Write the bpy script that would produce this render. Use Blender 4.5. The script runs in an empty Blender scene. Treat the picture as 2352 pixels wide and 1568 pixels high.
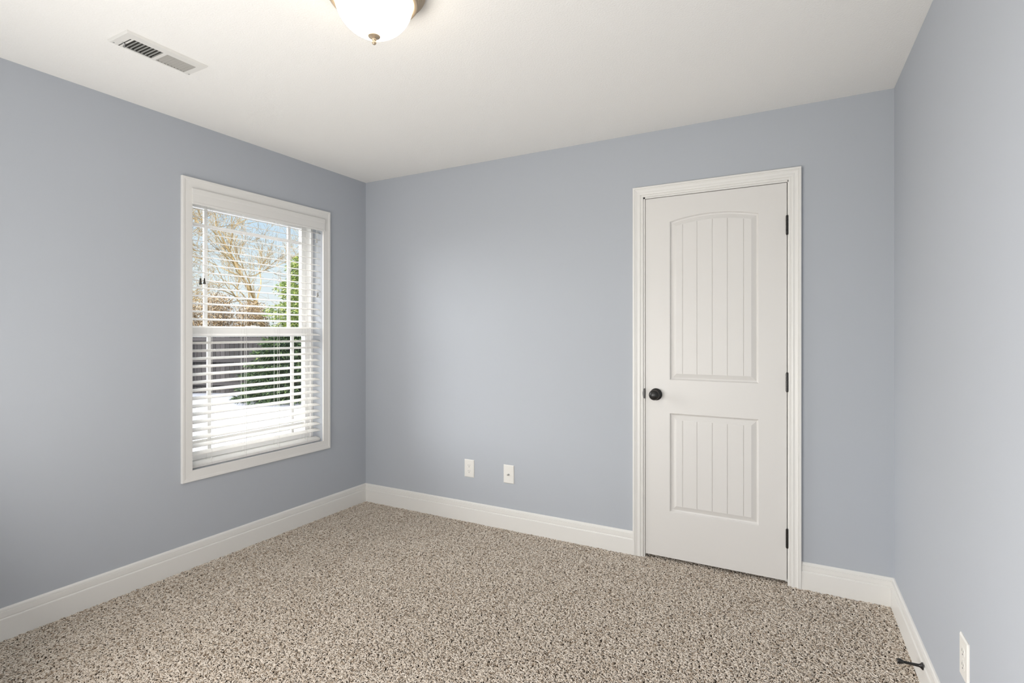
import bpy, bmesh, math, random
import numpy as np
from mathutils import Vector, Matrix
R = math.radians
random.seed(7)
S = bpy.context.scene
C = S.collection

# ------------------------------------------------------------------ camera
A = 0.498260
FX, FY = -math.sin(A), math.cos(A)
RX, RY = math.cos(A), math.sin(A)
XL, YB, XR, H, EYE = -2.953, 3.0713, 0.3804, 2.44, 1.287
YN = -0.42
cd = bpy.data.cameras.new('camera')
cd.sensor_width = 36
cd.lens = 1226 / 2352 * 36
cd.shift_y = -20 / 2352
cd.clip_start = 0.02
cam = bpy.data.objects.new('camera', cd)
cam.location = (0, 0, EYE)
cam.rotation_euler = (R(90), 0, A)
C.objects.link(cam)
S.camera = cam

# ------------------------------------------------------------------ world and lights
SKY, GLOW, GLOW2, ZEN = 1.0, 13.0, 2.0, 8.0
w = bpy.data.worlds.new('sky')
S.world = w
w.use_nodes = True
nt = w.node_tree
nt.nodes.clear()
def N(t, typ, **kw):
    n = t.nodes.new(typ)
    for k, v in kw.items():
        setattr(n, k, v)
    return n
out = N(nt, 'ShaderNodeOutputWorld')
bg = N(nt, 'ShaderNodeBackground')
tc = N(nt, 'ShaderNodeTexCoord')
sep = N(nt, 'ShaderNodeSeparateXYZ')
nt.links.new(tc.outputs['Generated'], sep.inputs[0])
cr = N(nt, 'ShaderNodeValToRGB')
nt.links.new(sep.outputs['Z'], cr.inputs[0])
e = cr.color_ramp.elements
e[0].position = 0.0; e[0].color = (.86, .90, .92, 1)
e[1].position = 0.20; e[1].color = (.58, .76, .93, 1)
x = e.new(.10); x.color = (.75, .86, .91, 1)
x = e.new(.6); x.color = (.42, .62, .95, 1)
# unseen bright sky lobe to the south-west, added to push light through the window
dot = N(nt, 'ShaderNodeVectorMath', operation='DOT_PRODUCT')
gd = Vector((-0.80, -0.46, 0.38)).normalized()
dot.inputs[1].default_value = gd
nt.links.new(tc.outputs['Generated'], dot.inputs[0])
mr = N(nt, 'ShaderNodeMapRange', interpolation_type='SMOOTHSTEP')
mr.inputs['From Min'].default_value = 0.80
mr.inputs['From Max'].default_value = 0.97
nt.links.new(dot.outputs['Value'], mr.inputs['Value'])
ml = N(nt, 'ShaderNodeMath', operation='MULTIPLY')
ml.inputs[1].default_value = GLOW
nt.links.new(mr.outputs[0], ml.inputs[0])
vm = N(nt, 'ShaderNodeVectorMath', operation='SCALE')
vm.inputs[0].default_value = (1.0, .98, .96)
ad = N(nt, 'ShaderNodeVectorMath', operation='ADD')
nt.links.new(cr.outputs[0], ad.inputs[0])
nt.links.new(vm.outputs[0], ad.inputs[1])
nt.links.new(ad.outputs[0], bg.inputs['Color'])
# second, lower lobe due west and brighter upper sky, also added out of view
dot2 = N(nt, 'ShaderNodeVectorMath', operation='DOT_PRODUCT')
dot2.inputs[1].default_value = Vector((-0.975, -0.14, 0.17)).normalized()
nt.links.new(tc.outputs['Generated'], dot2.inputs[0])
m2 = N(nt, 'ShaderNodeMapRange', interpolation_type='SMOOTHSTEP')
m2.inputs['From Min'].default_value = 0.86; m2.inputs['From Max'].default_value = 0.98
m2.inputs['To Max'].default_value = GLOW2
nt.links.new(dot2.outputs['Value'], m2.inputs['Value'])
m3 = N(nt, 'ShaderNodeMapRange', interpolation_type='SMOOTHSTEP')
m3.inputs['From Min'].default_value = 0.30; m3.inputs['From Max'].default_value = 0.75
m3.inputs['To Max'].default_value = ZEN
nt.links.new(sep.outputs['Z'], m3.inputs['Value'])
s1 = N(nt, 'ShaderNodeMath', operation='ADD'); s2 = N(nt, 'ShaderNodeMath', operation='ADD')
nt.links.new(ml.outputs[0], s1.inputs[0]); nt.links.new(m2.outputs[0], s1.inputs[1])
nt.links.new(s1.outputs[0], s2.inputs[0]); nt.links.new(m3.outputs[0], s2.inputs[1])
nt.links.new(s2.outputs[0], vm.inputs['Scale'])
bg.inputs['Strength'].default_value = SKY
nt.links.new(bg.outputs[0], out.inputs[0])

def light(name, kind, loc, target, energy, color, **kw):
    l = bpy.data.lights.new(name, kind)
    l.energy = energy; l.color = color
    for k, v in kw.items():
        setattr(l, k, v)
    o = bpy.data.objects.new(name, l)
    o.location = loc
    o.rotation_euler = (Vector(target) - Vector(loc)).to_track_quat('-Z', 'Y').to_euler()
    C.objects.link(o)
    return o
# sun raking along the window wall: lights the garden and patio, hardly enters the room
SUN = 6.0
light('sun', 'SUN', (-4.48, -8.0, 5.7), (-3, 0, 0), SUN, (1.0, .95, .86), angle=R(1.2))
# unseen fill panel added behind the camera, aimed up to brighten the room
light('fill_behind_camera', 'AREA', (-1.7, YN + .30, .75), (-.25, 2.2, 2.0), 47, (1.0, .97, .93),
      shape='RECTANGLE', size=1.9, size_y=.5)
p = light('window_portal', 'AREA', (-3.17, 2.194, 1.3), (0, 2.194, 1.3), 1, (1, 1, 1),
          shape='RECTANGLE', size=.95, size_y=1.6)
p.data.cycles.is_portal = True
LAMP = 7.5

vs = S.view_settings
vs.view_transform = 'Standard'
vs.look = 'None'
vs.exposure = 0.06
vs.gamma = 1
vs.use_curve_mapping = False

# ------------------------------------------------------------------ materials
def mat(name, col, rough=.5, metal=0, bump=None, noise=None, emit=None, spec=.5):
    m = bpy.data.materials.new(name)
    m.use_nodes = True
    t = m.node_tree
    b = t.nodes['Principled BSDF']
    b.inputs['Base Color'].default_value = (*col, 1)
    b.inputs['Roughness'].default_value = rough
    b.inputs['Metallic'].default_value = metal
    b.inputs['Specular IOR Level'].default_value = spec
    co = N(t, 'ShaderNodeTexCoord')
    if noise:
        sc, amt = noise
        nz = N(t, 'ShaderNodeTexNoise'); nz.inputs['Scale'].default_value = sc
        nz.inputs['Detail'].default_value = 4
        t.links.new(co.outputs['Object'], nz.inputs['Vector'])
        r = N(t, 'ShaderNodeValToRGB')
        r.color_ramp.elements[0].position = .3
        r.color_ramp.elements[1].position = .7
        r.color_ramp.elements[0].color = (*[c * (1 - amt) for c in col], 1)
        r.color_ramp.elements[1].color = (*[min(1, c * (1 + amt)) for c in col], 1)
        t.links.new(nz.outputs[0], r.inputs[0])
        t.links.new(r.outputs[0], b.inputs['Base Color'])
    if bump:
        sc, st, dist = bump
        nz = N(t, 'ShaderNodeTexNoise'); nz.inputs['Scale'].default_value = sc
        nz.inputs['Detail'].default_value = 3
        t.links.new(co.outputs['Object'], nz.inputs['Vector'])
        bp = N(t, 'ShaderNodeBump')
        bp.inputs['Strength'].default_value = st
        bp.inputs['Distance'].default_value = dist
        t.links.new(nz.outputs[0], bp.inputs['Height'])
        t.links.new(bp.outputs[0], b.inputs['Normal'])
    if emit:
        b.inputs['Emission Color'].default_value = (*emit[0], 1)
        b.inputs['Emission Strength'].default_value = emit[1]
    return m

def island_mat(name, ramp, rough=.7, translucent=0):
    m = bpy.data.materials.new(name); m.use_nodes = True
    t = m.node_tree; b = t.nodes['Principled BSDF']
    g = N(t, 'ShaderNodeNewGeometry'); r = N(t, 'ShaderNodeValToRGB')
    t.links.new(g.outputs['Random Per Island'], r.inputs[0])
    el = r.color_ramp.elements
    el[0].position, el[0].color = ramp[0][0], (*ramp[0][1], 1)
    el[1].position, el[1].color = ramp[-1][0], (*ramp[-1][1], 1)
    for pz, c in ramp[1:-1]:
        q = el.new(pz); q.color = (*c, 1)
    t.links.new(r.outputs[0], b.inputs['Base Color'])
    b.inputs['Roughness'].default_value = rough
    b.inputs['Specular IOR Level'].default_value = .2
    return m

M = {}
WALLC = (.465, .490, .530)
M['wall'] = mat('blue_grey_wall_paint', WALLC, .75, bump=(260, .05, .002), spec=.3)
M['ceiling'] = mat('textured_ceiling_paint', (.89, .875, .845), .85, bump=(150, .35, .004), spec=.2)
M['trim'] = mat('trim_paint', (.80, .785, .755), .38)
M['door'] = mat('door_paint', (.735, .715, .69), .42, bump=(90, .04, .001))
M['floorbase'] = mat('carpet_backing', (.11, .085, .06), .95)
M['black'] = mat('oil_rubbed_bronze', (.012, .011, .010), .32, spec=.5)
M['bronze_rim'] = mat('pale_bronze_edge', (.16, .13, .11), .35, metal=.6)  # paler bronze for the thin ring round the knob
M['vinyl'] = mat('white_window_vinyl', (.94, .935, .92), .35)
M['plate'] = mat('white_cover_plate', (.82, .80, .76), .35)
M['slot'] = mat('dark_slot', (.03, .028, .026), .6)
M['metal'] = mat('grey_metal', (.45, .45, .44), .35, metal=.9)
M['brass'] = mat('antique_brushed_nickel', (.50, .40, .29), .36, metal=.6)
M['ventdark'] = mat('vent_duct_interior', (.03, .028, .024), .8)
M['vent'] = mat('vent_enamel', (.74, .725, .69), .45)
M['ventblade'] = mat('vent_blade_enamel', (.40, .385, .355), .5)
M['tassel'] = mat('dark_cord_tassel', (.05, .045, .038), .5)
M['tassel2'] = mat('clear_grey_cord_tassel', (.50, .49, .47), .4)
M['cord'] = mat('white_cord', (.80, .79, .76), .7)
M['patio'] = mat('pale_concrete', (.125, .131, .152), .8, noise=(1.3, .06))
M['soil'] = mat('garden_soil', (.06, .05, .035), .95, noise=(4, .4))
M['lawn'] = mat('winter_lawn', (.20, .19, .10), .95, noise=(3, .3))
M['siding'] = mat('house_siding', (.6, .6, .58), .7)
M['glassshade'] = mat('frosted_glass_lit', (.95, .92, .86), .4, emit=((1.0, .87, .68), LAMP))

# blind slats: white and a little translucent
m = bpy.data.materials.new('white_blind_slat'); m.use_nodes = True
t = m.node_tree; b = t.nodes['Principled BSDF']
b.inputs['Base Color'].default_value = (.96, .95, .925, 1)
b.inputs['Roughness'].default_value = .4
tr = N(t, 'ShaderNodeBsdfTranslucent'); tr.inputs[0].default_value = (.95, .93, .90, 1)
mx = N(t, 'ShaderNodeMixShader'); mx.inputs[0].default_value = .45
t.links.new(b.outputs[0], mx.inputs[1]); t.links.new(tr.outputs[0], mx.inputs[2])
t.links.new(mx.outputs[0], t.nodes['Material Output'].inputs[0])
M['slat'] = m
# window glass: thin pane
m = bpy.data.materials.new('window_glass'); m.use_nodes = True
t = m.node_tree; t.nodes.remove(t.nodes['Principled BSDF'])
ta = N(t, 'ShaderNodeBsdfTransparent'); ta.inputs[0].default_value = (.97, .98, .98, 1)
gl = N(t, 'ShaderNodeBsdfGlossy'); gl.inputs['Roughness'].default_value = .02
fr = N(t, 'ShaderNodeFresnel'); fr.inputs[0].default_value = 1.25
mx = N(t, 'ShaderNodeMixShader')
t.links.new(fr.outputs[0], mx.inputs[0]); t.links.new(ta.outputs[0], mx.inputs[1]); t.links.new(gl.outputs[0], mx.inputs[2])
t.links.new(mx.outputs[0], t.nodes['Material Output'].inputs[0])
M['glass'] = m
M['yarn'] = island_mat('twisted_carpet_yarn', [(0, (.30, .225, .16)), (.16, (.53, .445, .36)), (.5, (.665, .585, .50)), (1, (.81, .735, .65))], .9)
M['evergreen'] = island_mat('evergreen_sprays', [(0, (.016, .040, .009)), (.40, (.065, .115, .022)), (.75, (.22, .28, .06)), (1, (.46, .46, .14))], .6)
M['shadegreen'] = island_mat('shaded_conifer_sprays', [(0, (.006, .018, .007)), (.6, (.015, .036, .012)), (1, (.075, .115, .03))], .6)  # evergreen foliage copy, darkened to hold the house shade
M['bark'] = island_mat('pale_bark', [(0, (.12, .082, .038)), (1, (.30, .225, .12))], .9)
M['dry'] = island_mat('dry_brush', [(0, (.07, .042, .022)), (.45, (.17, .118, .066)), (1, (.34, .255, .16))], .9)
M['picket'] = island_mat('shaded_picket', [(0, (.022, .0205, .021)), (1, (.055, .050, .051))], .9)  # dark grey boards, with house shade put into the colour

# ------------------------------------------------------------------ mesh helpers
class MB:
    def __init__(s): s.v = []; s.f = []
    def add(s, vs, fs):
        n = len(s.v); s.v += [tuple(q) for q in vs]; s.f += [tuple(i + n for i in f) for f in fs]; return s
    def box(s, a, b):
        (x0, y0, z0), (x1, y1, z1) = [(min(a[i], b[i]) for i in range(3)) for _ in (0,)][0], [(max(a[i], b[i]) for i in range(3)) for _ in (0,)][0]
        return s.add([(x0,y0,z0),(x1,y0,z0),(x1,y1,z0),(x0,y1,z0),(x0,y0,z1),(x1,y0,z1),(x1,y1,z1),(x0,y1,z1)],
                     [(0,3,2,1),(4,5,6,7),(0,1,5,4),(1,2,6,5),(2,3,7,6),(3,0,4,7)])
    def tube(s, pts, rad, n=8, caps=True):
        pts = [Vector(q) for q in pts]
        if not hasattr(rad, '__len__'): rad = [rad] * len(pts)
        rings = []
        up = None
        for i, q in enumerate(pts):
            d = (pts[min(i + 1, len(pts) - 1)] - pts[max(i - 1, 0)])
            if d.length < 1e-9: d = Vector((0, 0, 1))
            d.normalize()
            if up is None:
                up = d.orthogonal().normalized()
            u = (up - d * up.dot(d))
            if u.length < 1e-5: u = d.orthogonal()
            u.normalize(); up = u
            v = d.cross(u)
            rings.append([q + (u * math.cos(2*math.pi*k/n) + v * math.sin(2*math.pi*k/n)) * rad[i] for k in range(n)])
        vs = [q for r_ in rings for q in r_]
        fs = []
        for i in range(len(rings) - 1):
            for k in range(n):
                a, b_ = i*n + k, i*n + (k+1) % n
                fs.append((a, b_, b_ + n, a + n))
        if caps:
            fs.append(tuple(reversed(range(n)))); fs.append(tuple(range((len(rings)-1)*n, len(rings)*n)))
        return s.add(vs, fs)
    def lathe(s, prof, origin, axis='Z', n=40, sgn=1):
        # prof: (radius, distance along axis)
        vs, fs = [], []
        o = Vector(origin)
        for r_, d in prof:
            for k in range(n):
                a = 2*math.pi*k/n
                c_, s_ = math.cos(a)*r_, math.sin(a)*r_
                q = {'Z': (c_, s_, d*sgn), 'Y': (c_, d*sgn, s_), 'X': (d*sgn, c_, s_)}[axis]
                vs.append(o + Vector(q))
        for i in range(len(prof)-1):
            for k in range(n):
                a, b_ = i*n+k, i*n+(k+1) % n
                fs.append((a, b_, b_+n, a+n))
        return s.add(vs, fs)
    def build(s, name, m, parent=None, smooth=False, bevel=0, xf=None):
        me = bpy.data.meshes.new(name)
        vs = s.v if xf is None else [xf(q) for q in s.v]
        me.from_pydata([tuple(q) for q in vs], [], s.f)
        bm = bmesh.new(); bm.from_mesh(me)
        bmesh.ops.recalc_face_normals(bm, faces=bm.faces)
        bm.to_mesh(me); bm.free()
        if smooth:
            me.shade_smooth() if hasattr(me, 'shade_smooth') else None
        me.materials.append(M[m])
        o = bpy.data.objects.new(name, me); C.objects.link(o)
        if parent is not None: 
            o.parent = parent
            o.location = -Vector(parent.location)
            par = parent
            if par.parent is not None: o.location = -(Vector(par.location) + Vector(par.parent.location))
        if bevel:
            bv = o.modifiers.new('bevel', 'BEVEL'); bv.width = bevel; bv.segments = 2; bv.limit_method = 'ANGLE'
            bv.harden_normals = False
        if smooth:
            o.data.set_sharp_from_angle(angle=R(40)) if hasattr(o.data, 'set_sharp_from_angle') else None
        return o

def tag(o, label, cat, kind=None, group=None):
    o['label'] = label; o['category'] = cat
    if kind: o['kind'] = kind
    if group: o['group'] = group
    return o
def empty(name, loc=(0, 0, 0)):
    o = bpy.data.objects.new(name, None); o.location = loc; o.empty_display_size = .05
    C.objects.link(o); return o
def part(mb, name, m, parent, **k):
    """child whose vertices are given in world coordinates; the thing's Empty keeps its own location"""
    return mb.build(name, m, parent, **k)

# right wall is a touch out of square: helper in (distance from corner, depth into room, z)
_d = Vector((0.0238, -1, 0)).normalized(); _n = Vector((-_d.y * -1, _d.x * -1, 0))
_n = Vector((-1, -0.0238, 0)).normalized()
def RW(v, tt, z): return Vector((XR, YB, 0)) + _d * v + _n * tt + Vector((0, 0, z))
def rwx(q): return RW(q[0], q[1], q[2])

# ------------------------------------------------------------------ room shell
TH = .16
WY0, WY1, WZ0, WZ1 = 1.7376, 2.6500, .530, 2.080     # window opening
DX0, DX1, DZ1 = -.8160, -.0470, 2.078                # rough door opening
b_ = MB()
b_.box((XL-TH, YN-.2, -.1), (XL, WY0, H)); b_.box((XL-TH, WY1, -.1), (XL, YB+TH, H))
b_.box((XL-TH, WY0, -.1), (XL, WY1, WZ0)); b_.box((XL-TH, WY0, WZ1), (XL, WY1, H))
tag(b_.build('wall_left', 'wall'), 'blue grey painted wall with the window', 'wall', 'structure')
b_ = MB()
b_.box((XL, YB, -.1), (DX0, YB+.12, H)); b_.box((DX1, YB, -.1), (XR+.3, YB+.12, H)); b_.box((DX0, YB, DZ1), (DX1, YB+.12, H))
tag(b_.build('wall_back', 'wall'), 'blue grey painted wall with the closet door', 'wall', 'structure')
b_ = MB().box((0, 0, -.1), (3.75, -.15, H))
tag(b_.build('wall_right', 'wall', xf=rwx), 'pale lit blue grey wall at the right edge of the room', 'wall', 'structure')
b_ = MB()
b_.box((XL-TH, YN-.12, -.1), (-2.55, YN, H)); b_.box((-.55, YN-.12, -.1), (-.42, YN, H)); b_.box((.42, YN-.12, -.1), (.7, YN, H))
b_.box((-2.55, YN-.12, -.1), (-.55, YN, .55)); b_.box((-2.55, YN-.12, 2.15), (-.55, YN, H)); b_.box((-.42, YN-.12, 2.1), (.42, YN, H))  # window opening here is added to let light into the room
tag(b_.build('wall_near', 'wall'), 'blue grey wall behind the camera with added window opening and doorway', 'wall', 'structure')
b_ = MB().box((XL-TH, YN-.2, H), (XR+.4, YB+.9, H+.12))
tag(b_.build('ceiling', 'ceiling'), 'off white textured ceiling', 'ceiling', 'structure')
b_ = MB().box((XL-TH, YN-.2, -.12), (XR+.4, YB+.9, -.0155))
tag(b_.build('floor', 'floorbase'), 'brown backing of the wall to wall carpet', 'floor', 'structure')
b_ = MB()
b_.box((-1.3, YB+.80, -.1), (.5, YB+.9, H)); b_.box((-1.4, YB+.12, -.1), (-1.3, YB+.9, H)); b_.box((.5, YB+.12, -.1), (.6, YB+.9, H))
tag(b_.build('wall_closet', 'wall'), 'inner walls of the closet behind the closed door', 'wall', 'structure')
b_ = MB().box((XL-.30, YN-7, H+.13), (6, YB+9, H+.28))  # unseen roof block added to cast the house shade, eave cut for sun
b_.add([(XL-.30, YN-7, H+.28), (6, YN-7, H+.28), (6, YB+9, H+.28), (XL-.30, YB+9, H+.28), (1.5, YN-7, 4.6), (1.5, YB+9, 4.6)],
       [(0,3,2,1), (0,4,5,3), (1,2,5,4), (0,1,4), (3,5,2)])
tag(b_.build('added_roof_block', 'siding'), 'unseen eaves and roof block added to cast shade outside', 'roof', 'structure')

# ------------------------------------------------------------------ baseboards
BP = [(0, -.0155), (.0150, -.0155), (.0150, .0850), (.0142, .0880), (.0105, .0895), (.0100, .0920), (.0118, .0945),
      (.0114, .1165), (.0082, .1175), (.0082, .1190), (.0096, .1198), (.0085, .1262), (.0045, .1310), (0, .1320)]
def base_run(name, p0, p1, n, c0, c1, label):
    """profile along the wall from p0 to p1; n = direction into the room; c0/c1 = mitre factor at the ends"""
    p0, p1, n = Vector(p0), Vector(p1), Vector(n)
    d = (p1 - p0).normalized()
    vs = [p0 + n*t_ + d*t_*c0 + Vector((0, 0, z)) for t_, z in BP] + [p1 + n*t_ - d*t_*c1 + Vector((0, 0, z)) for t_, z in BP]
    k = len(BP)
    fs = [(i, i+1, i+1+k, i+k) for i in range(k-1)] + [tuple(range(k)), tuple(reversed(range(k, 2*k)))]
    o = MB().add(vs, fs).build(name, 'trim')
    return tag(o, label, 'baseboard', 'structure')
base_run('baseboard_left', (XL, YN, 0), (XL, YB, 0), (1, 0, 0), 0, 1, 'white moulded baseboard below the window')
base_run('baseboard_back', (XL, YB, 0), (-.8650, YB, 0), (0, -1, 0), 1, 0, 'long white baseboard under the two wall plates, left of the closet door')
base_run('baseboard_back', (-.0035, YB, 0), (XR, YB, 0), (0, -1, 0), 0, 1, 'short white baseboard right of the closet door')
base_run('baseboard_right', RW(0, 0, 0), RW(3.5, 0, 0), tuple(_n), 1, 0, 'white baseboard carrying the black door stop')

# ------------------------------------------------------------------ casings
CP = [(0, 0), (0, .0075), (.0015, .0095), (.0100, .0098), (.0118, .0082), (.0128, .0082), (.0140, .0115), (.0200, .0128),
      (.0300, .0120), (.0380, .0135), (.0425, .0160), (.0455, .0163), (.0462, .0148), (.0478, .0148), (.0486, .0175),
      (.0560, .0178), (.0585, .0165), (.0585, 0)]
WCP = [(0, 0), (0, .0095), (.0012, .0108), (.0180, .0118), (.0400, .0130), (.0430, .0140), (.0445, .0140), (.0455, .0152),
       (.0560, .0156), (.0585, .0145), (.0585, 0)]
def casing(mb, corners, offs, closed, to3, CP=CP):
    k = len(CP); n = len(corners)
    vs = [to3(c[0] + o_[0]*u, c[1] + o_[1]*u, t_) for c, o_ in zip(corners, offs) for u, t_ in CP]
    fs = []
    for i in range(n if closed else n-1):
        j = (i+1) % n
        fs += [(i*k+q, i*k+q+1, j*k+q+1, j*k+q) for q in range(k-1)]
    if not closed: fs += [tuple(range(k)), tuple(reversed(range((n-1)*k, n*k)))]
    mb.add(vs, fs)
dcx0, dcx1, dcz = -.8065, -.0625, 2.0670
mb = MB()
casing(mb, [(dcx0, -.0155), (dcx0, dcz), (dcx1, dcz), (dcx1, -.0155)], [(-1, 0), (-1, 1), (1, 1), (1, 0)], False, lambda a, z, t_: (a, YB-t_, z))
t1 = tag(mb.build('trim_1', 'trim'), 'white moulded casing around the closet door', 'door casing', 'structure')
j = MB()
j.box((DX0, YB-.001, -.012), (-.7975, YB+.12, DZ1)); j.box((-.0665, YB-.001, -.012), (DX1, YB+.12, DZ1)); j.box((DX0, YB-.001, 2.0585), (DX1, YB+.12, DZ1))
j.box((-.7975, YB+.040, -.012), (-.786, YB+.075, 2.0585)); j.box((-.078, YB+.040, -.012), (-.0665, YB+.075, 2.0585)); j.box((-.7975, YB+.040, 2.046), (-.0665, YB+.075, 2.0585))
j.build('door_jamb', 'trim', t1)
sp = MB()
n_ = 14
pts = [(-.7965 - .0125*math.sin(math.pi*i/n_)**.8, .9385 + .029*math.cos(math.pi*i/n_)) for i in range(n_+1)]
sp.add([(x_, YB-.0115, z_) for x_, z_ in pts] + [(x_, YB+.001, z_) for x_, z_ in pts],
       [tuple(range(n_+1)), tuple(reversed(range(n_+1, 2*n_+2)))] + [(i, i+1, i+n_+2, i+n_+1) for i in range(n_)] + [(0, n_+1, 2*n_+1, n_)])
o = sp.build('strike_plate', 'black', t1); o['label'] = 'black metal strike plate lip'
mb = MB()
casing(mb, [(WY0, WZ0), (WY0, WZ1), (WY1, WZ1), (WY1, WZ0)], [(-1, -1), (-1, 1), (1, 1), (1, -1)], True, lambda a, z, t_: (XL+t_, a, z), WCP)
tag(mb.build('trim_2', 'trim'), 'white moulded casing around the window', 'window casing', 'structure')

# ------------------------------------------------------------------ closet door
DLX0, DLX1, DLZ0, DLZ1, DY = -.7945, -.0700, .0175, 2.0550, YB+.0005
PX0, PX1 = -.6585, -.2002
GR = [-.5868, -.5101, -.4307, -.3533, -.2736]
def arcz(x_, base, rise, x0, x1, inset=0):
    cx_ = (PX0+PX1)/2; hw = (PX1-PX0)/2
    if rise == 0: return base - inset
    Rr = (hw*hw + rise*rise)/(2*rise); cz = base + rise - Rr
    return cz + math.sqrt((Rr-inset)**2 - (x_-cx_)**2)
RING = [(0, 0), (.0020, -.0008), (.0055, -.0075), (.0085, -.0105), (.0120, -.0115), (.0150, -.0105), (.0365, -.0020), (.0385, -.0020)]
NS = 24
def ploop(z0, ztop, rise, inset):
    xa, xb = PX0+inset, PX1-inset
    L = [(xa, z0+inset)] + [(xb, z0+inset)]
    L += [(xb + (xa-xb)*i/NS, arcz(xb + (xa-xb)*i/NS, ztop, rise, xa, xb, inset)) for i in range(NS+1)]
    return L
dm = MB()
def panel(z0, ztop, rise):
    loops = [[(x_, DY - dd, z_) for x_, z_ in ploop(z0, ztop, rise, ins)] for ins, dd in RING]
    n = len(loops[0])
    vs = [q for l in loops for q in l]
    fs = [(i*n+k, i*n+(k+1) % n, (i+1)*n+(k+1) % n, (i+1)*n+k) for i in range(len(loops)-1) for k in range(n)]
    dm.add(vs, fs)
    ins, dd = RING[-1]
    xa, xb = PX0+ins, PX1-ins
    xs = [(xa, 0)]
    for g in GR: xs += [(g-.0022, 0), (g-.0012, -.0030), (g+.0012, -.0030), (g+.0022, 0)]
    xs += [(xb, 0)]
    full = []
    for (a, da), (b, db) in zip(xs[:-1], xs[1:]):
        m_ = 4 if b-a > .02 else 1
        full += [(a+(b-a)*q/m_, da+(db-da)*q/m_) for q in range(m_)]
    full.append(xs[-1])
    vs = [(x_, DY-dd-dg, z0+ins) for x_, dg in full] + [(x_, DY-dd-dg, arcz(x_, ztop, rise, xa, xb, ins)) for x_, dg in full]
    k = len(full)
    dm.add(vs, [(i, i+1, i+1+k, i+k) for i in range(k-1)])
P1 = (1.0205, 1.9150, .0300); P2 = (.2775, .8342, 0)
panel(*P1); panel(*P2)
def q4(x0, z0, x1, z1): dm.add([(x0, DY, z0), (x1, DY, z0), (x1, DY, z1), (x0, DY, z1)], [(0, 1, 2, 3)])
q4(DLX0, DLZ0, PX0, DLZ1); q4(PX1, DLZ0, DLX1, DLZ1)
q4(PX0, DLZ0, PX1, P2[0]); q4(PX0, P2[1], PX1, P1[0])
xs = [PX0 + (PX1-PX0)*i/NS for i in range(NS+1)]
dm.add([(x_, DY, arcz(x_, P1[1], P1[2], 0, 0)) for x_ in xs] + [(x_, DY, DLZ1) for x_ in xs], [(i, i+1, i+NS+2, i+NS+1) for i in range(NS)])
# edges and back of the slab
dm.add([(DLX0, DY, DLZ0), (DLX1, DY, DLZ0), (DLX1, DY, DLZ1), (DLX0, DY, DLZ1), (DLX0, DY+.035, DLZ0), (DLX1, DY+.035, DLZ0), (DLX1, DY+.035, DLZ1), (DLX0, DY+.035, DLZ1)],
       [(0, 1, 5, 4), (1, 2, 6, 5), (2, 3, 7, 6), (3, 0, 4, 7), (4, 5, 6, 7)])
me = bpy.data.meshes.new('door_1'); me.from_pydata([tuple(q) for q in dm.v], [], dm.f)
bm = bmesh.new(); bm.from_mesh(me); bmesh.ops.remove_doubles(bm, verts=bm.verts, dist=.00002)
bmesh.ops.recalc_face_normals(bm, faces=bm.faces); bm.to_mesh(me); bm.free()
me.materials.append(M['door'])
door = bpy.data.objects.new('door_1', me); C.objects.link(door)
tag(door, 'closed off white closet door with arched plank panel above square plank panel', 'door', 'structure')
KX, KZ = -.7340, .9360
k_ = MB().lathe([(0, .0), (.034, .0), (.0345, .003), (.032, .0065), (.026, .009), (.016, .012), (.0125, .016), (.0120, .030), (.0150, .035),
                 (.0240, .039), (.0285, .0445), (.0290, .0475)], (KX, DY, KZ), 'Y', 40, -1)
kn = k_.build('door_knob', 'black', door, smooth=True); kn['label'] = 'round black door knob'
f_ = MB().lathe([(.0290, .0475), (.0295, .0490), (.0287, .0502)], (KX, DY, KZ), 'Y', 40, -1)
f_.build('rim', 'bronze_rim', kn, smooth=True)
f_ = MB().lathe([(.0287, .0502), (.0275, .054), (.0240, .0590), (.0170, .0632), (.0090, .0652), (0.0001, .0658)], (KX, DY, KZ), 'Y', 40, -1)
f_.build('knob_face', 'black', kn, smooth=True)
for z0, z1 in ((1.7904, 1.8850), (.9870, 1.0810), (.1890, .2830)):
    hb = MB()
    zz = [z0 + (z1-z0)*i/5 for i in range(6)]
    for i in range(5):
        hb.lathe([(.0001, zz[i]+.0004), (.0062, zz[i]+.0006), (.0062, zz[i+1]-.0006), (.0001, zz[i+1]-.0004)], (-.0684, YB-.0045, 0), 'Z', 16)
    hb.lathe([(.0001, z0-.004), (.0035, z0-.003), (.0055, z0)], (-.0684, YB-.0045, 0), 'Z', 16)
    hb.lathe([(.0055, z1), (.0035, z1+.003), (.0001, z1+.004)], (-.0684, YB-.0045, 0), 'Z', 16)
    hb.box((-.0700, YB-.001, z0), (-.0640, YB+.02, z1))
    o = hb.build('hinge', 'black', door, smooth=True); o['label'] = 'black door hinge'

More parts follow.
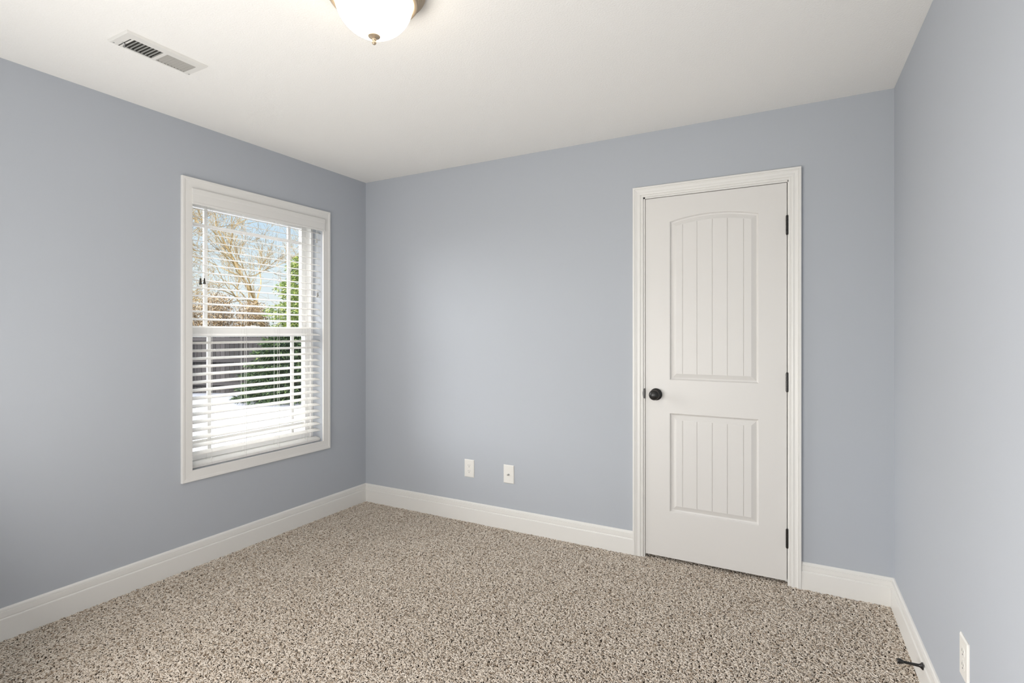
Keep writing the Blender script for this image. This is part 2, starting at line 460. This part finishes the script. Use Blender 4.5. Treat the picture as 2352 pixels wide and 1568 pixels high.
# ------------------------------------------------------------------ window
win = empty('window_1', (-3.09, 2.194, WZ0))
tag(win, 'white double hung window with perimeter muntins', 'window', 'structure')
XJ = -3.045
f_ = MB()
f_.box((XJ, WY0-.002, WZ0-.02), (XL, WY0-.02, WZ1+.02)); f_.box((XJ, WY1+.002, WZ0-.02), (XL, WY1+.02, WZ1+.02))
f_.box((XJ, WY0-.02, WZ1+.002), (XL, WY1+.02, WZ1+.02)); f_.box((XJ, WY0-.02, WZ0-.002), (XL, WY1+.02, WZ0-.02))
f_.build('jamb_lining', 'vinyl', win)
def frame(mb, x0, x1, ya, yb, za, zb, sl, sr, sb, st):
    mb.box((x0, ya, za), (x1, ya+sl, zb)); mb.box((x0, yb-sr, za), (x1, yb, zb))
    mb.box((x0, ya+sl, za), (x1, yb-sr, za+sb)); mb.box((x0, ya+sl, zb-st), (x1, yb-sr, zb))
f_ = MB(); frame(f_, -3.145, XJ, WY0, WY1, WZ0, WZ1, .020, .020, .024, .020)
f_.box((-3.094, WY0+.02, WZ0), (-3.091, WY0+.028, WZ1)); f_.box((-3.094, WY1-.028, WZ0), (-3.091, WY1-.02, WZ1))
f_.build('window_frame', 'vinyl', win, bevel=.0015)
def sash(name, x_, za, zb, sb, st, mz):
    s_ = MB(); ya, yb = WY0+.021, WY1-.021
    frame(s_, x_-.015, x_+.015, ya, yb, za, zb, .037, .037, sb, st)
    so = s_.build(name, 'vinyl', win, bevel=.0015)
    g_ = MB().box((x_-.002, ya+.03, za+.02), (x_+.002, yb-.03, zb-.02))
    g_.build('pane', 'glass', so)
    u_ = MB()
    for y_ in (1.9110, 2.4965): u_.box((x_-.006, y_-.0105, za+sb), (x_+.006, y_+.0105, zb-st))
    u_.box((x_-.0055, ya+.037, mz-.0105), (x_+.0055, yb-.037, mz+.0105))
    u_.build('muntin_grid', 'vinyl', so)
sash('upper_sash', -3.1105, 1.262, 2.058, .040, .040, 1.9180)
sash('lower_sash', -3.0765, .556, 1.318, .044, .040, .6550)
l_ = MB().box((-3.062, 2.15, 1.318), (-3.085, 2.24, 1.330)).box((-3.058, 2.18, 1.322), (-3.07, 2.21, 1.334))
l_.build('sash_lock', 'vinyl', win, bevel=.002)

# ------------------------------------------------------------------ blind
bl = empty('window_blind', (-2.99, 2.194, 1.96))
tag(bl, 'white horizontal slat blind with valance hanging in the window', 'blind')
v_ = MB()
VP = [(0, 1.994), (.007, 1.994), (.0085, 1.997), (.0085, 2.004), (.0065, 2.008), (.0065, 2.050), (.0078, 2.055), (.0085, 2.062), (.0085, 2.078), (.006, 2.0815), (0, 2.0815)]
ya, yb = WY0-.006, WY1+.004
VX = XL + .0135
k = len(VP)
v_.add([(VX+t_, ya, z) for t_, z in VP] + [(VX+t_, yb, z) for t_, z in VP], [(i, (i+1) % k, (i+1) % k+k, i+k) for i in range(k)] + [tuple(range(k)), tuple(reversed(range(k, 2*k)))])
v_.box((VX-.0135, ya, 1.995), (VX+.001, ya+.007, 2.080)); v_.box((VX-.0135, yb-.007, 1.995), (VX+.001, yb, 2.080))
v_.build('valance', 'trim', bl)
v_ = MB().box((-3.020, WY0+.004, 2.028), (-2.962, WY1-.004, 2.078))
v_.build('headrail', 'slat', bl, bevel=.002)
TILT = R(12.5)
SX, HW = -2.992, .0250
sl = MB()
ZS = [1.9830 - .0443*i for i in range(32)]
def slat(mb, zc, thick=.0028, y0=WY0+.006, y1=WY1-.006):
    n = 6; top, bot = [], []
    for i in range(n+1):
        s_ = -1 + 2*i/n
        lx = s_*HW; lz = .0016*(1 - s_*s_)
        for lst, dz in ((top, thick/2), (bot, -thick/2)):
            zz = lz + dz
            lst.append((SX + lx*math.cos(TILT) + zz*math.sin(TILT), zc - lx*math.sin(TILT) + zz*math.cos(TILT)))
    loop = top + bot[::-1]; k = len(loop)
    mb.add([(x_, y0, z_) for x_, z_ in loop] + [(x_, y1, z_) for x_, z_ in loop],
           [(i, (i+1) % k, (i+1) % k+k, i+k) for i in range(k)] + [tuple(range(k)), tuple(reversed(range(k, 2*k)))])
for z in ZS: slat(sl, z)
sl.build('slats', 'slat', bl)
ZB = .547
br = MB(); slat(br, ZB, thick=.016); br.build('bottom_rail', 'slat', bl, bevel=.002)
for y_ in (1.862, 2.078, 2.310, 2.530):
    ld = MB()
    for lx in (-HW-.001, HW+.001):
        ld.tube([(SX+lx*math.cos(TILT), y_, 2.03), (SX+lx*math.cos(TILT), y_, ZB-lx*math.sin(TILT))], .0008, 6)
    ld.tube([(SX, y_+.006, 2.03), (SX, y_+.006, ZB)], .0008, 6)
    for z in ZS: ld.tube([(SX-HW*math.cos(TILT), y_, z+HW*math.sin(TILT)-.0025), (SX+HW*math.cos(TILT), y_, z-HW*math.sin(TILT)-.0025)], .0006, 5)
    ld.build('ladder_cord', 'cord', bl)
def pull(y_, z_, m, x_=-2.9575, sc=1.0):
    c_ = MB().tube([(x_-.002, y_, 2.03), (x_, y_, z_+.03)], .0007, 6)
    co = c_.build('pull_cord', 'cord', bl)
    t_ = MB().lathe([(.0001, .017*sc), (.0042*sc, .017*sc), (.0046*sc, .008*sc), (.0052*sc, -.004*sc), (.0078*sc, -.013*sc), (.0078*sc, -.016*sc), (.0055*sc, -.018*sc), (.0001, -.018*sc)], (x_, y_, z_), 'Z', 14)
    t_.tube([(x_, y_, z_+.015), (x_, y_, z_+.032)], .0008, 6)
    o = t_.build('tassel', m, co, smooth=True)
    o['label'] = 'dark brown cord tassel' if m == 'tassel' else 'grey cord tassel'
pull(1.7900, 1.574, 'tassel'); pull(1.8120, 1.578, 'tassel', sc=.95)
pull(2.6020, 1.925, 'tassel2', sc=.9); pull(2.6050, 1.548, 'tassel2', sc=.85); pull(2.6180, 1.556, 'tassel2', x_=-2.962, sc=.85)

# ------------------------------------------------------------------ ceiling light
LX, LY = -1.261, 1.351
cl = empty('ceiling_light', (LX, LY, H))
tag(cl, 'round flush ceiling light with frosted glass bowl and brushed bronze rim', 'ceiling light')
pn = MB().lathe([(0.001, 0), (.168, 0), (.1700, .004), (.1700, .012), (.1665, .0140), (.1635, .0150), (.1630, .0185), (.1600, .0195), (.1585, .0245),
                 (.1540, .0260), (.1525, .0330), (.1485, .0345), (.1475, .0410), (.1430, .0425), (.1415, .0490), (.1350, .0510), (.1300, .0490), (.1290, .0300), (0.001, .030)], (LX, LY, H), 'Z', 72, -1)
part(pn, 'pan', 'brass', cl, smooth=True)
gp = [(.1270, .030), (.1280, .040)]
for i in range(1, 19):
    a = math.pi/2*i/18
    gp.append((max(.0001, .1280*max(0, math.cos(a))**1.12), .040 + .122*math.sin(a)))
g_ = MB().lathe(gp, (LX, LY, H), 'Z', 72, -1)
o = part(g_, 'glass_shade', 'glassshade', cl, smooth=True); o['label'] = 'lit frosted glass bowl'
fi = MB().lathe([(.0001, .1600), (.0190, .1585), (.0205, .1600), (.0195, .1622), (.0120, .1640), (.0068, .1665), (.0060, .1690), (.0078, .1705), (.0080, .1722),
                 (.0060, .1738), (.0056, .1752), (.0068, .1775), (.0074, .1805), (.0066, .1845), (.0040, .1872), (.0001, .1880)], (LX, LY, H), 'Z', 32, -1)
part(fi, 'finial', 'brass', cl, smooth=True)

# ------------------------------------------------------------------ ceiling vent
VX0, VX1, VY0, VY1 = -2.4000, -2.2560, 1.0830, 1.4000
ve = empty('ceiling_vent', ((VX0+VX1)/2, (VY0+VY1)/2, H))
tag(ve, 'white rectangular air vent with two banks of louvers in the ceiling', 'vent')
sx0, sx1 = -2.3860, -2.2960
banks = ((1.1290, 1.2380), (1.2525, 1.3710))
fr_ = MB(); zt, zb_ = H-.0002, H-.0090
xs = [VX0+.005, sx0, sx1, VX1-.005]; ys = [VY0+.005, banks[0][0], banks[0][1], banks[1][0], banks[1][1], VY1-.005]
for i in range(3):
    for j_ in range(5):
        if i == 1 and j_ in (1, 3): continue
        fr_.box((xs[i], ys[j_], zb_), (xs[i+1], ys[j_+1], zb_+.0012))
cs = [(VX0, VY0), (VX1, VY0), (VX1, VY1), (VX0, VY1)]; ci = [(VX0+.005, VY0+.005), (VX1-.005, VY0+.005), (VX1-.005, VY1-.005), (VX0+.005, VY1-.005)]
fr_.add([(x_, y_, zt) for x_, y_ in cs] + [(x_, y_, zb_) for x_, y_ in ci], [(i, (i+1) % 4, (i+1) % 4+4, i+4) for i in range(4)])
part(fr_, 'vent_frame', 'vent', ve)
dk = MB().box((sx0-.004, banks[0][0]-.004, H-.0010), (sx1+.004, banks[1][1]+.004, H-.0004))
part(dk, 'duct_opening', 'ventdark', ve)
for (ya, yb), sg in zip(banks, (-1, 1)):
    lv = MB(); n = 8 if sg < 0 else 9
    for i in range(n + 1):
        y_ = ya + (yb-ya)*i/n
        if sg < 0: a, b2 = (y_-.0015, zb_), (y_+.0012, H-.0012)
        else: a, b2 = (y_+.0056, zb_+.0002), (y_-.0066, H-.0014)
        a = (max(ya-.001, min(yb+.001, a[0])), a[1]); b2 = (max(ya, min(yb+.001, b2[0])), b2[1])
        lv.add([(sx0, a[0], a[1]), (sx1, a[0], a[1]), (sx1, b2[0], b2[1]), (sx0, b2[0], b2[1]),
                (sx0, a[0]+.0008, a[1]), (sx1, a[0]+.0008, a[1]), (sx1, b2[0]+.0008, b2[1]), (sx0, b2[0]+.0008, b2[1])],
               [(0, 1, 2, 3), (4, 7, 6, 5), (0, 4, 5, 1), (3, 2, 6, 7), (0, 3, 7, 4), (1, 5, 6, 2)])
    part(lv, 'louver', 'vent' if sg < 0 else 'ventblade', ve)
sc_ = MB().box((-2.392, 1.1165, zb_-.0004), (-2.300, 1.1200, zb_+.0003)); part(sc_, 'lever_slot', 'slot', ve)
sc_ = MB().tube([(-2.352, 1.112, zb_), (-2.350, 1.120, zb_-.006), (-2.366, 1.126, zb_-.010)], [.0022, .0025, .003], 8); part(sc_, 'damper_lever', 'metal', ve)
for q in ((-2.385, 1.098), (-2.385, 1.392)):
    sc_ = MB().lathe([(.0035, 0), (.003, .0012), (.0001, .0018)], (q[0], q[1], zb_), 'Z', 12, -1); part(sc_, 'screw', 'metal', ve)

# ------------------------------------------------------------------ wall plates
def plate(mb, to3, w_=.0775, h_=.1200, d=.0055):
    hw, hh, bz = w_/2, h_/2, .0045
    o_ = [(-hw, -hh), (hw, -hh), (hw, hh), (-hw, hh)]; i_ = [(-hw+bz, -hh+bz), (hw-bz, -hh+bz), (hw-bz, hh-bz), (-hw+bz, hh-bz)]
    mb.add([to3(a, 0, z) for a, z in o_] + [to3(a, .0025, z) for a, z in o_] + [to3(a, d, z) for a, z in i_],
           [(i, (i+1) % 4, (i+1) % 4+4, i+4) for i in range(4)] + [(i+4, (i+1) % 4+4, (i+1) % 4+8, i+8) for i in range(4)] + [(8, 9, 10, 11), (3, 2, 1, 0)])
def disc(mb, to3, a0, z0, r, d0, d1, n=12, sx=1, sz=1):
    vs = [to3(a0+math.cos(2*math.pi*k/n)*r*sx, dd, z0+math.sin(2*math.pi*k/n)*r*sz) for dd in (d0, d1) for k in range(n)]
    mb.add(vs, [(k, (k+1) % n, (k+1) % n+n, k+n) for k in range(n)] + [tuple(range(n)), tuple(reversed(range(n, 2*n)))])
def sbox(mb, to3, a0, a1, d0, d1, z0, z1):
    vs = [to3(a, d, z) for z in (z0, z1) for a, d in ((a0, d0), (a1, d0), (a1, d1), (a0, d1))]
    mb.add(vs, [(0, 3, 2, 1), (4, 5, 6, 7), (0, 1, 5, 4), (1, 2, 6, 5), (2, 3, 7, 6), (3, 0, 4, 7)])
def outlet(loc, to3, label):
    r_ = empty('electrical_outlet', loc); tag(r_, label, 'outlet')
    p_ = MB(); plate(p_, to3); part(p_, 'cover_plate', 'plate', r_)
    for z0 in (.0195, -.0195):
        q_ = MB(); disc(q_, to3, 0, z0, .0165, .004, .0066, 20, 1, .82); rc = part(q_, 'receptacle', 'plate', r_)
        s_ = MB(); sbox(s_, to3, -.0072, -.0056, .006, .0069, z0-.001, z0+.0065); sbox(s_, to3, .0056, .0072, .006, .0069, z0, z0+.006)
        disc(s_, to3, 0, z0-.0075, .0024, .006, .0069); s_.build('slots', 'slot', rc)
    s_ = MB(); disc(s_, to3, 0, 0, .0022, .005, .0064); part(s_, 'screw', 'plate', r_)
outlet((-2.0020, YB, .3600), lambda a, d, z: (-2.0020+a, YB-d, .3600+z), 'white duplex outlet on the back wall, left of the cable jack plate')
jx, jz = -1.6935, .3590
jt = lambda a, d, z: (jx+a, YB-d, jz+z)
cj = empty('cable_jack', (jx, YB, jz)); tag(cj, 'white wall plate with a single metal coaxial cable jack', 'cable jack')
p_ = MB(); plate(p_, jt); part(p_, 'cover_plate', 'plate', cj)
p_ = MB(); disc(p_, jt, 0, -.002, .0070, .005, .0075, 6); disc(p_, jt, 0, -.002, .0046, .0075, .0170, 12); disc(p_, jt, 0, -.002, .0015, .0170, .0190, 8)
o = part(p_, 'coaxial_connector', 'metal', cj); o['label'] = 'threaded metal connector'
for z0 in (.042, -.042):
    p_ = MB(); disc(p_, jt, 0, z0, .0026, .005, .0066, 12); part(p_, 'screw', 'plate', cj)
OV = 1.1235
ot = lambda a, d, z: tuple(RW(OV+a, d, .360+z))
outlet(tuple(RW(OV, 0, .36)), ot, 'white duplex outlet on the right wall above the door stop baseboard')

# small nail hole mark on the left wall
p_ = MB().lathe([(.0030, 0), (.0022, .0015), (.0001, .0022)], (XL, 3.030, 1.277), 'X', 10)
tag(p_.build('nail_head', 'metal'), 'tiny grey nail head in the left wall close to the corner', 'nail')

# ------------------------------------------------------------------ door stop
sv = .675
ds = empty('door_stop', tuple(RW(sv, .015, .086))); tag(ds, 'black rigid door stop sticking out of the right baseboard', 'door stop')
rod = lambda prof: MB().add(*(lambda n: ([RW(sv+math.cos(2*math.pi*k/n)*r_, d_, .086+math.sin(2*math.pi*k/n)*r_) for r_, d_ in prof for k in range(n)],
        [(i*n+k, i*n+(k+1) % n, (i+1)*n+(k+1) % n, (i+1)*n+k) for i in range(len(prof)-1) for k in range(n)]))(20))
part(rod([(.0001, .015), (.0130, .015), (.0130, .0175), (.0105, .0195), (.0065, .024), (.0055, .028)]), 'base', 'black', ds, smooth=True)
part(rod([(.0055, .027), (.0050, .040), (.0044, .060), (.0050, .072)]), 'rod', 'black', ds, smooth=True)
part(rod([(.0050, .072), (.0070, .075), (.0092, .083), (.0094, .088), (.0080, .091), (.0001, .0915)]), 'rubber_tip', 'black', ds, smooth=True)

# ------------------------------------------------------------------ carpet pile
PS = .24
def yarn_patch(seed):
    rg = np.random.default_rng(seed)
    n = int(PS*PS*27000)
    K, Q = 5, 5
    g = int(math.sqrt(n)); n = g*g
    ii, jj = np.meshgrid(np.arange(g), np.arange(g))
    x0 = ((ii.ravel()+rg.random(n))/g-.5)*PS; y0 = ((jj.ravel()+rg.random(n))/g-.5)*PS
    th = rg.random(n)*2*math.pi; curl = rg.normal(0, .75, n); L = rg.uniform(.012, .021, n); hh = rg.uniform(.0090, .0140, n)
    s = np.array([0, .22, .50, .78, 1.0]); hz = np.array([0, .70, 1.0, 1.0, .88])
    P = np.zeros((n, K, 3))
    px, py = x0.copy(), y0.copy()
    prev = 0
    for k in range(K):
        ds_ = s[k]-prev; prev = s[k]
        ang = th + curl*s[k]*1.6
        px = px + np.cos(ang)*L*ds_; py = py + np.sin(ang)*L*ds_
        P[:, k, 0] = px; P[:, k, 1] = py; P[:, k, 2] = hz[k]*hh
    T = np.gradient(P, axis=1); T /= np.linalg.norm(T, axis=2, keepdims=True)+1e-9
    U = np.cross(T, np.array([0.3, 0.1, 1.0])); U /= np.linalg.norm(U, axis=2, keepdims=True)+1e-9
    V = np.cross(T, U)
    rad = np.array([.0015, .0017, .0019, .0019, .0013])[None, :, None]*rg.uniform(.85, 1.15, (n, 1, 1))
    vv = []
    for q in range(Q):
        a = 2*math.pi*q/Q
        vv.append(P + (U*math.cos(a)+V*math.sin(a))*rad)
    vv = np.stack(vv, axis=2).reshape(-1, 3)
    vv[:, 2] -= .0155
    base = (np.arange(n)*K*Q)[:, None]
    fl = []
    for k in range(K-1):
        for q in range(Q):
            fl.append([k*Q+q, k*Q+(q+1) % Q, (k+1)*Q+(q+1) % Q, (k+1)*Q+q])
    fl = np.array(fl)
    F = (base[:, :, None] + fl[None]).reshape(-1, 4)
    capi = np.array([(K-1)*Q+q for q in range(4)]); cap = base + capi[None]
    F = np.concatenate([F, cap])
    me = bpy.data.meshes.new('yarn_patch')
    me.vertices.add(len(vv)); me.vertices.foreach_set('co', vv.ravel())
    me.loops.add(F.size); me.loops.foreach_set('vertex_index', F.ravel())
    me.polygons.add(len(F)); me.polygons.foreach_set('loop_start', np.arange(0, F.size, 4)); me.polygons.foreach_set('loop_total', np.full(len(F), 4))
    me.update(); me.validate(); me.shade_smooth()
    me.materials.append(M['yarn'])
    return bpy.data.objects.new('yarn_patch', me)
patches = [yarn_patch(s_) for s_ in range(6)]
pts = []
x_ = XL - .02 + PS/2
while x_ < .50:
    y_ = YB + .10 - PS/2
    while y_ > .25:
        pts.append((x_, y_, 0)); y_ -= PS*.985
    x_ += PS*.985
me = bpy.data.meshes.new('carpet_pile'); me.from_pydata(pts, [], [])
rr = random.Random(3)
at = me.attributes.new('variant', 'INT', 'POINT'); at.data.foreach_set('value', [rr.randrange(6) for _ in pts])
at = me.attributes.new('turn', 'FLOAT', 'POINT'); at.data.foreach_set('value', [rr.randrange(4)*math.pi/2 for _ in pts])
me.materials.append(M['yarn'])
pile = bpy.data.objects.new('carpet_pile', me); C.objects.link(pile)
tag(pile, 'twisted beige and brown frieze carpet pile covering the whole floor', 'carpet', 'stuff')
ng = bpy.data.node_groups.new('pile_scatter', 'GeometryNodeTree')
ng.interface.new_socket('Geometry', in_out='INPUT', socket_type='NodeSocketGeometry')
ng.interface.new_socket('Geometry', in_out='OUTPUT', socket_type='NodeSocketGeometry')
gi = ng.nodes.new('NodeGroupInput'); go = ng.nodes.new('NodeGroupOutput')
iop = ng.nodes.new('GeometryNodeInstanceOnPoints'); jn = ng.nodes.new('GeometryNodeJoinGeometry')
for pz in patches:
    oi = ng.nodes.new('GeometryNodeObjectInfo'); oi.inputs['Object'].default_value = pz; oi.inputs['As Instance'].default_value = True
    ng.links.new(oi.outputs['Geometry'], jn.inputs[0])
iop.inputs['Pick Instance'].default_value = True
na = ng.nodes.new('GeometryNodeInputNamedAttribute'); na.data_type = 'INT'; na.inputs[0].default_value = 'variant'
nb = ng.nodes.new('GeometryNodeInputNamedAttribute'); nb.data_type = 'FLOAT'; nb.inputs[0].default_value = 'turn'
cx3 = ng.nodes.new('ShaderNodeCombineXYZ'); e2r = ng.nodes.new('FunctionNodeEulerToRotation')
ng.links.new(nb.outputs['Attribute'], cx3.inputs[2]); ng.links.new(cx3.outputs[0], e2r.inputs[0])
ng.links.new(gi.outputs[0], iop.inputs['Points']); ng.links.new(jn.outputs[0], iop.inputs['Instance'])
ng.links.new(na.outputs['Attribute'], iop.inputs['Instance Index']); ng.links.new(e2r.outputs[0], iop.inputs['Rotation'])
ng.links.new(iop.outputs[0], go.inputs[0])
pile.modifiers.new('pile', 'NODES').node_group = ng

# ------------------------------------------------------------------ garden outside the window
GZ = -.55
def at(px, depth, z=GZ):
    u = (px-1176)/1226*depth
    return Vector((FX*depth+RX*u, FY*depth+RY*u, z))
def poly(name, pts_, z0, z1, m):
    n = len(pts_)
    return MB().add([(q[0], q[1], z0) for q in pts_] + [(q[0], q[1], z1) for q in pts_],
                    [tuple(reversed(range(n))), tuple(range(n, 2*n))] + [(i, (i+1) % n, (i+1) % n+n, i+n) for i in range(n)]).build(name, m)
tag(MB().box((-70, -40, GZ-.3), (XL-TH-.02, 60, GZ-.08)).build('lawn', 'lawn'), 'winter lawn and ground beyond the fence', 'ground', 'structure')
a0, a1, a2, a3 = at(60, 16.4), at(585, 16.4), at(640, 14.9), at(760, 13.6)
tag(poly('patio_slab', [(XL-TH-.02, -14), (XL-TH-.02, 16), (a3.x, a3.y+2), (a3.x, a3.y), (a2.x, a2.y), (a1.x, a1.y), (a0.x, a0.y), (a0.x-4, -14)], GZ-.08, GZ, 'patio'),
    'wide pale concrete patio outside the window', 'patio', 'structure')
# fence: panels of boards between posts
fen = empty('wooden_fence', tuple(at(560, 16.2))); tag(fen, 'dark grey board privacy fence behind the patio, shade put into its colour', 'fence')
FT = 1.262
fdir = Vector((RX, RY, 0)); fn = Vector((FX, FY, 0))
u = -14.5
while u < -3.2:
    pb = MB(); w_ = 2.4; k_n = 17
    for i in range(k_n):
        c0 = fn*16.2 + fdir*(u + w_*i/k_n + .006); c1 = fn*16.2 + fdir*(u + w_*(i+1)/k_n - .006)
        dz = random.uniform(-.012, .012); th_ = fn*.02
        vs = [c0, c1, c1+th_, c0+th_]
        pb.add([(q.x, q.y, GZ+.01) for q in vs] + [(q.x, q.y, FT+dz) for q in vs], [(0,3,2,1),(4,5,6,7),(0,1,5,4),(1,2,6,5),(2,3,7,6),(3,0,4,7)])
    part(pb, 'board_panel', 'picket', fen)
    pr = MB()
    for z in (GZ+.25, GZ+.95, FT-.22):
        c0 = fn*16.14 + fdir*u; c1 = fn*16.14 + fdir*(u+w_); th_ = fn*.05
        vs = [c0, c1, c1+th_, c0+th_]
        pr.add([(q.x, q.y, z) for q in vs] + [(q.x, q.y, z+.09) for q in vs], [(0,3,2,1),(4,5,6,7),(0,1,5,4),(1,2,6,5),(2,3,7,6),(3,0,4,7)])
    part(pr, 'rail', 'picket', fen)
    c0 = fn*16.12 + fdir*(u-.05)
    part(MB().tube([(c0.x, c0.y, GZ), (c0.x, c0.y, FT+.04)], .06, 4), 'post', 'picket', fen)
    u += w_

def grow(mb, rnd, p, d, L, r, depth, spread=.55, kids=(2, 4), up=.12, bend=.16, shrink=.68):
    pts_, rads = [p.copy()], [r]
    n = 4
    for i in range(n):
        d = (d + Vector((rnd.gauss(0, bend), rnd.gauss(0, bend), rnd.gauss(0, bend) + up*.3))).normalized()
        p = p + d*(L/n); pts_.append(p.copy()); rads.append(max(.004, r*(1-.5*(i+1)/n)))
    mb.tube(pts_, rads, 6 if r > .03 else 4, caps=False)
    if depth <= 0: return
    for i in range(rnd.randint(*kids)):
        k = rnd.randint(1, n)
        q = pts_[k]
        ax = Vector((rnd.gauss(0, 1), rnd.gauss(0, 1), rnd.gauss(0, 1))).normalized()
        nd = (d + ax*spread*rnd.uniform(.7, 1.5) + Vector((0, 0, up))).normalized()
        grow(mb, rnd, q, nd, L*shrink*rnd.uniform(.75, 1.15), max(.004, rads[k]*.72), depth-1, spread, kids, up, bend, shrink)
# leaning bare tree behind the fence, and its neighbours
def bare_tree(px, depth, seed, lean, h, r, label, dep=5, kids=(3, 4)):
    rnd = random.Random(seed); base = at(px, depth)
    e_ = empty('bare_tree', tuple(base)); tag(e_, label, 'tree', group=None)
    tk = MB(); brm = MB()
    d = (fdir*lean + Vector((0, 0, 1))).normalized()
    pts_ = [base + d*(h*i/6) + Vector((rnd.gauss(0, .07), rnd.gauss(0, .07), 0))*min(i, 1) for i in range(7)]
    rads = [r*(1-.11*i) for i in range(7)]
    tk.tube(pts_, rads, 10); part(tk, 'trunk', 'bark', e_)
    for i in range(2, 7):
        for k in range(3 if i < 6 else 4):
            ax = Vector((rnd.gauss(0, 1), rnd.gauss(0, 1), rnd.gauss(0, .5))).normalized()
            grow(brm, rnd, pts_[i], (d*.5+ax).normalized(), h*.30, rads[i]*.55, dep-1, .6, kids, .15, .2)
    part(brm, 'branch', 'bark', e_)
bare_tree(672, 21.5, 5, -.50, 6.8, .09, 'large leaning bare tree in the left half of the window view')
bare_tree(330, 21.5, 11, .10, 6.2, .11, 'bare tree seen at the left edge of the window behind the fence')
bare_tree(708, 26.5, 23, .03, 5.2, .07, 'slim upright bare tree rising behind the tall yellow green conifer', dep=4)
# dry brush along the fence
def brush(px, depth, seed, wd, ht, label):
    rnd = random.Random(seed); base = at(px, depth)
    e_ = empty('dry_shrub', tuple(base)); tag(e_, label, 'shrub', group='dry tan brush behind the fence')
    st = MB()
    for i in range(60):
        o_ = Vector((rnd.uniform(-1, 1)*wd*.30, rnd.uniform(-1, 1)*wd*.30, 0))
        d = Vector((rnd.gauss(0, .16), rnd.gauss(0, .16), 1)).normalized()
        grow(st, rnd, base+o_, d, ht*rnd.uniform(.38, .50), .014, 3, .55, (2, 3), .12, .14, .45)
    part(st, 'stems', 'dry', e_)
    lf = MB()
    for i in range(15000):
        a_ = rnd.random()*2*math.pi; q_ = wd*.5*math.sqrt(rnd.random()); hz = rnd.random()
        c = base + Vector((math.cos(a_)*q_, math.sin(a_)*q_, ht*hz*(1-.35*(q_/(wd*.5))**2*rnd.random())))
        a = Vector((rnd.gauss(0, 1), rnd.gauss(0, 1), rnd.gauss(0, 1))).normalized(); b = a.orthogonal().normalized()
        a *= rnd.uniform(.025, .06); b *= rnd.uniform(.006, .012)
        lf.add([c-a, c+b, c+a, c-b], [(0, 1, 2, 3)])
    part(lf, 'dead_leaves', 'dry', e_)
BL = 'tangled tan brush with dead leaves behind the fence'
for i, px in enumerate((332, 414, 496, 578)):
    brush(px, 18.6, 40+i, 1.15, 2.95 + .3*((i*7) % 3)/2, BL)
# evergreen in front of the fence
def evergreen(px, depth, rad, ht, seed, label, n=5200, m='evergreen', pw=.55):
    rnd = random.Random(seed); base = at(px, depth)
    e_ = empty('evergreen_tree', tuple(base)); tag(e_, label, 'tree')
    part(MB().tube([base, base+Vector((0, 0, ht*.93))], [.09, .015], 8), 'trunk', 'bark', e_)
    fo = MB()
    for i in range(n):
        h_ = rnd.random()**1.25
        rr_ = rad*(1-h_)**pw*rnd.uniform(.35, 1.0)*(1 + .16*math.sin(h_*40+rnd.random()))
        a = rnd.random()*2*math.pi
        c = base + Vector((math.cos(a)*rr_, math.sin(a)*rr_, ht*h_+.05))
        o_ = Vector((math.cos(a), math.sin(a), rnd.uniform(-.9, .2))).normalized()
        for k in range(4):
            d = (o_ + Vector((rnd.gauss(0, .35), rnd.gauss(0, .35), rnd.gauss(0, .3)))).normalized()
            s_ = d.cross(Vector((rnd.gauss(0, 1), rnd.gauss(0, 1), rnd.gauss(0, 1)))).normalized()
            L = rnd.uniform(.06, .135); w_ = L*.10
            fo.add([c, c+d*L*.4+s_*w_, c+d*L, c+d*L*.4-s_*w_], [(0, 1, 2, 3)])
    part(fo, 'foliage', m, e_)
evergreen(732, 18.0, 2.15, 5.00, 3, 'tall yellow green conifer rising behind the fence, right half of the window view', 26000)
evergreen(672, 14.8, 1.32, 1.90, 4, 'low wide conifer in front of the fence, house shade put into its green', 15000, 'shadegreen', .35)  # added as the shaded lower part of the same foliage
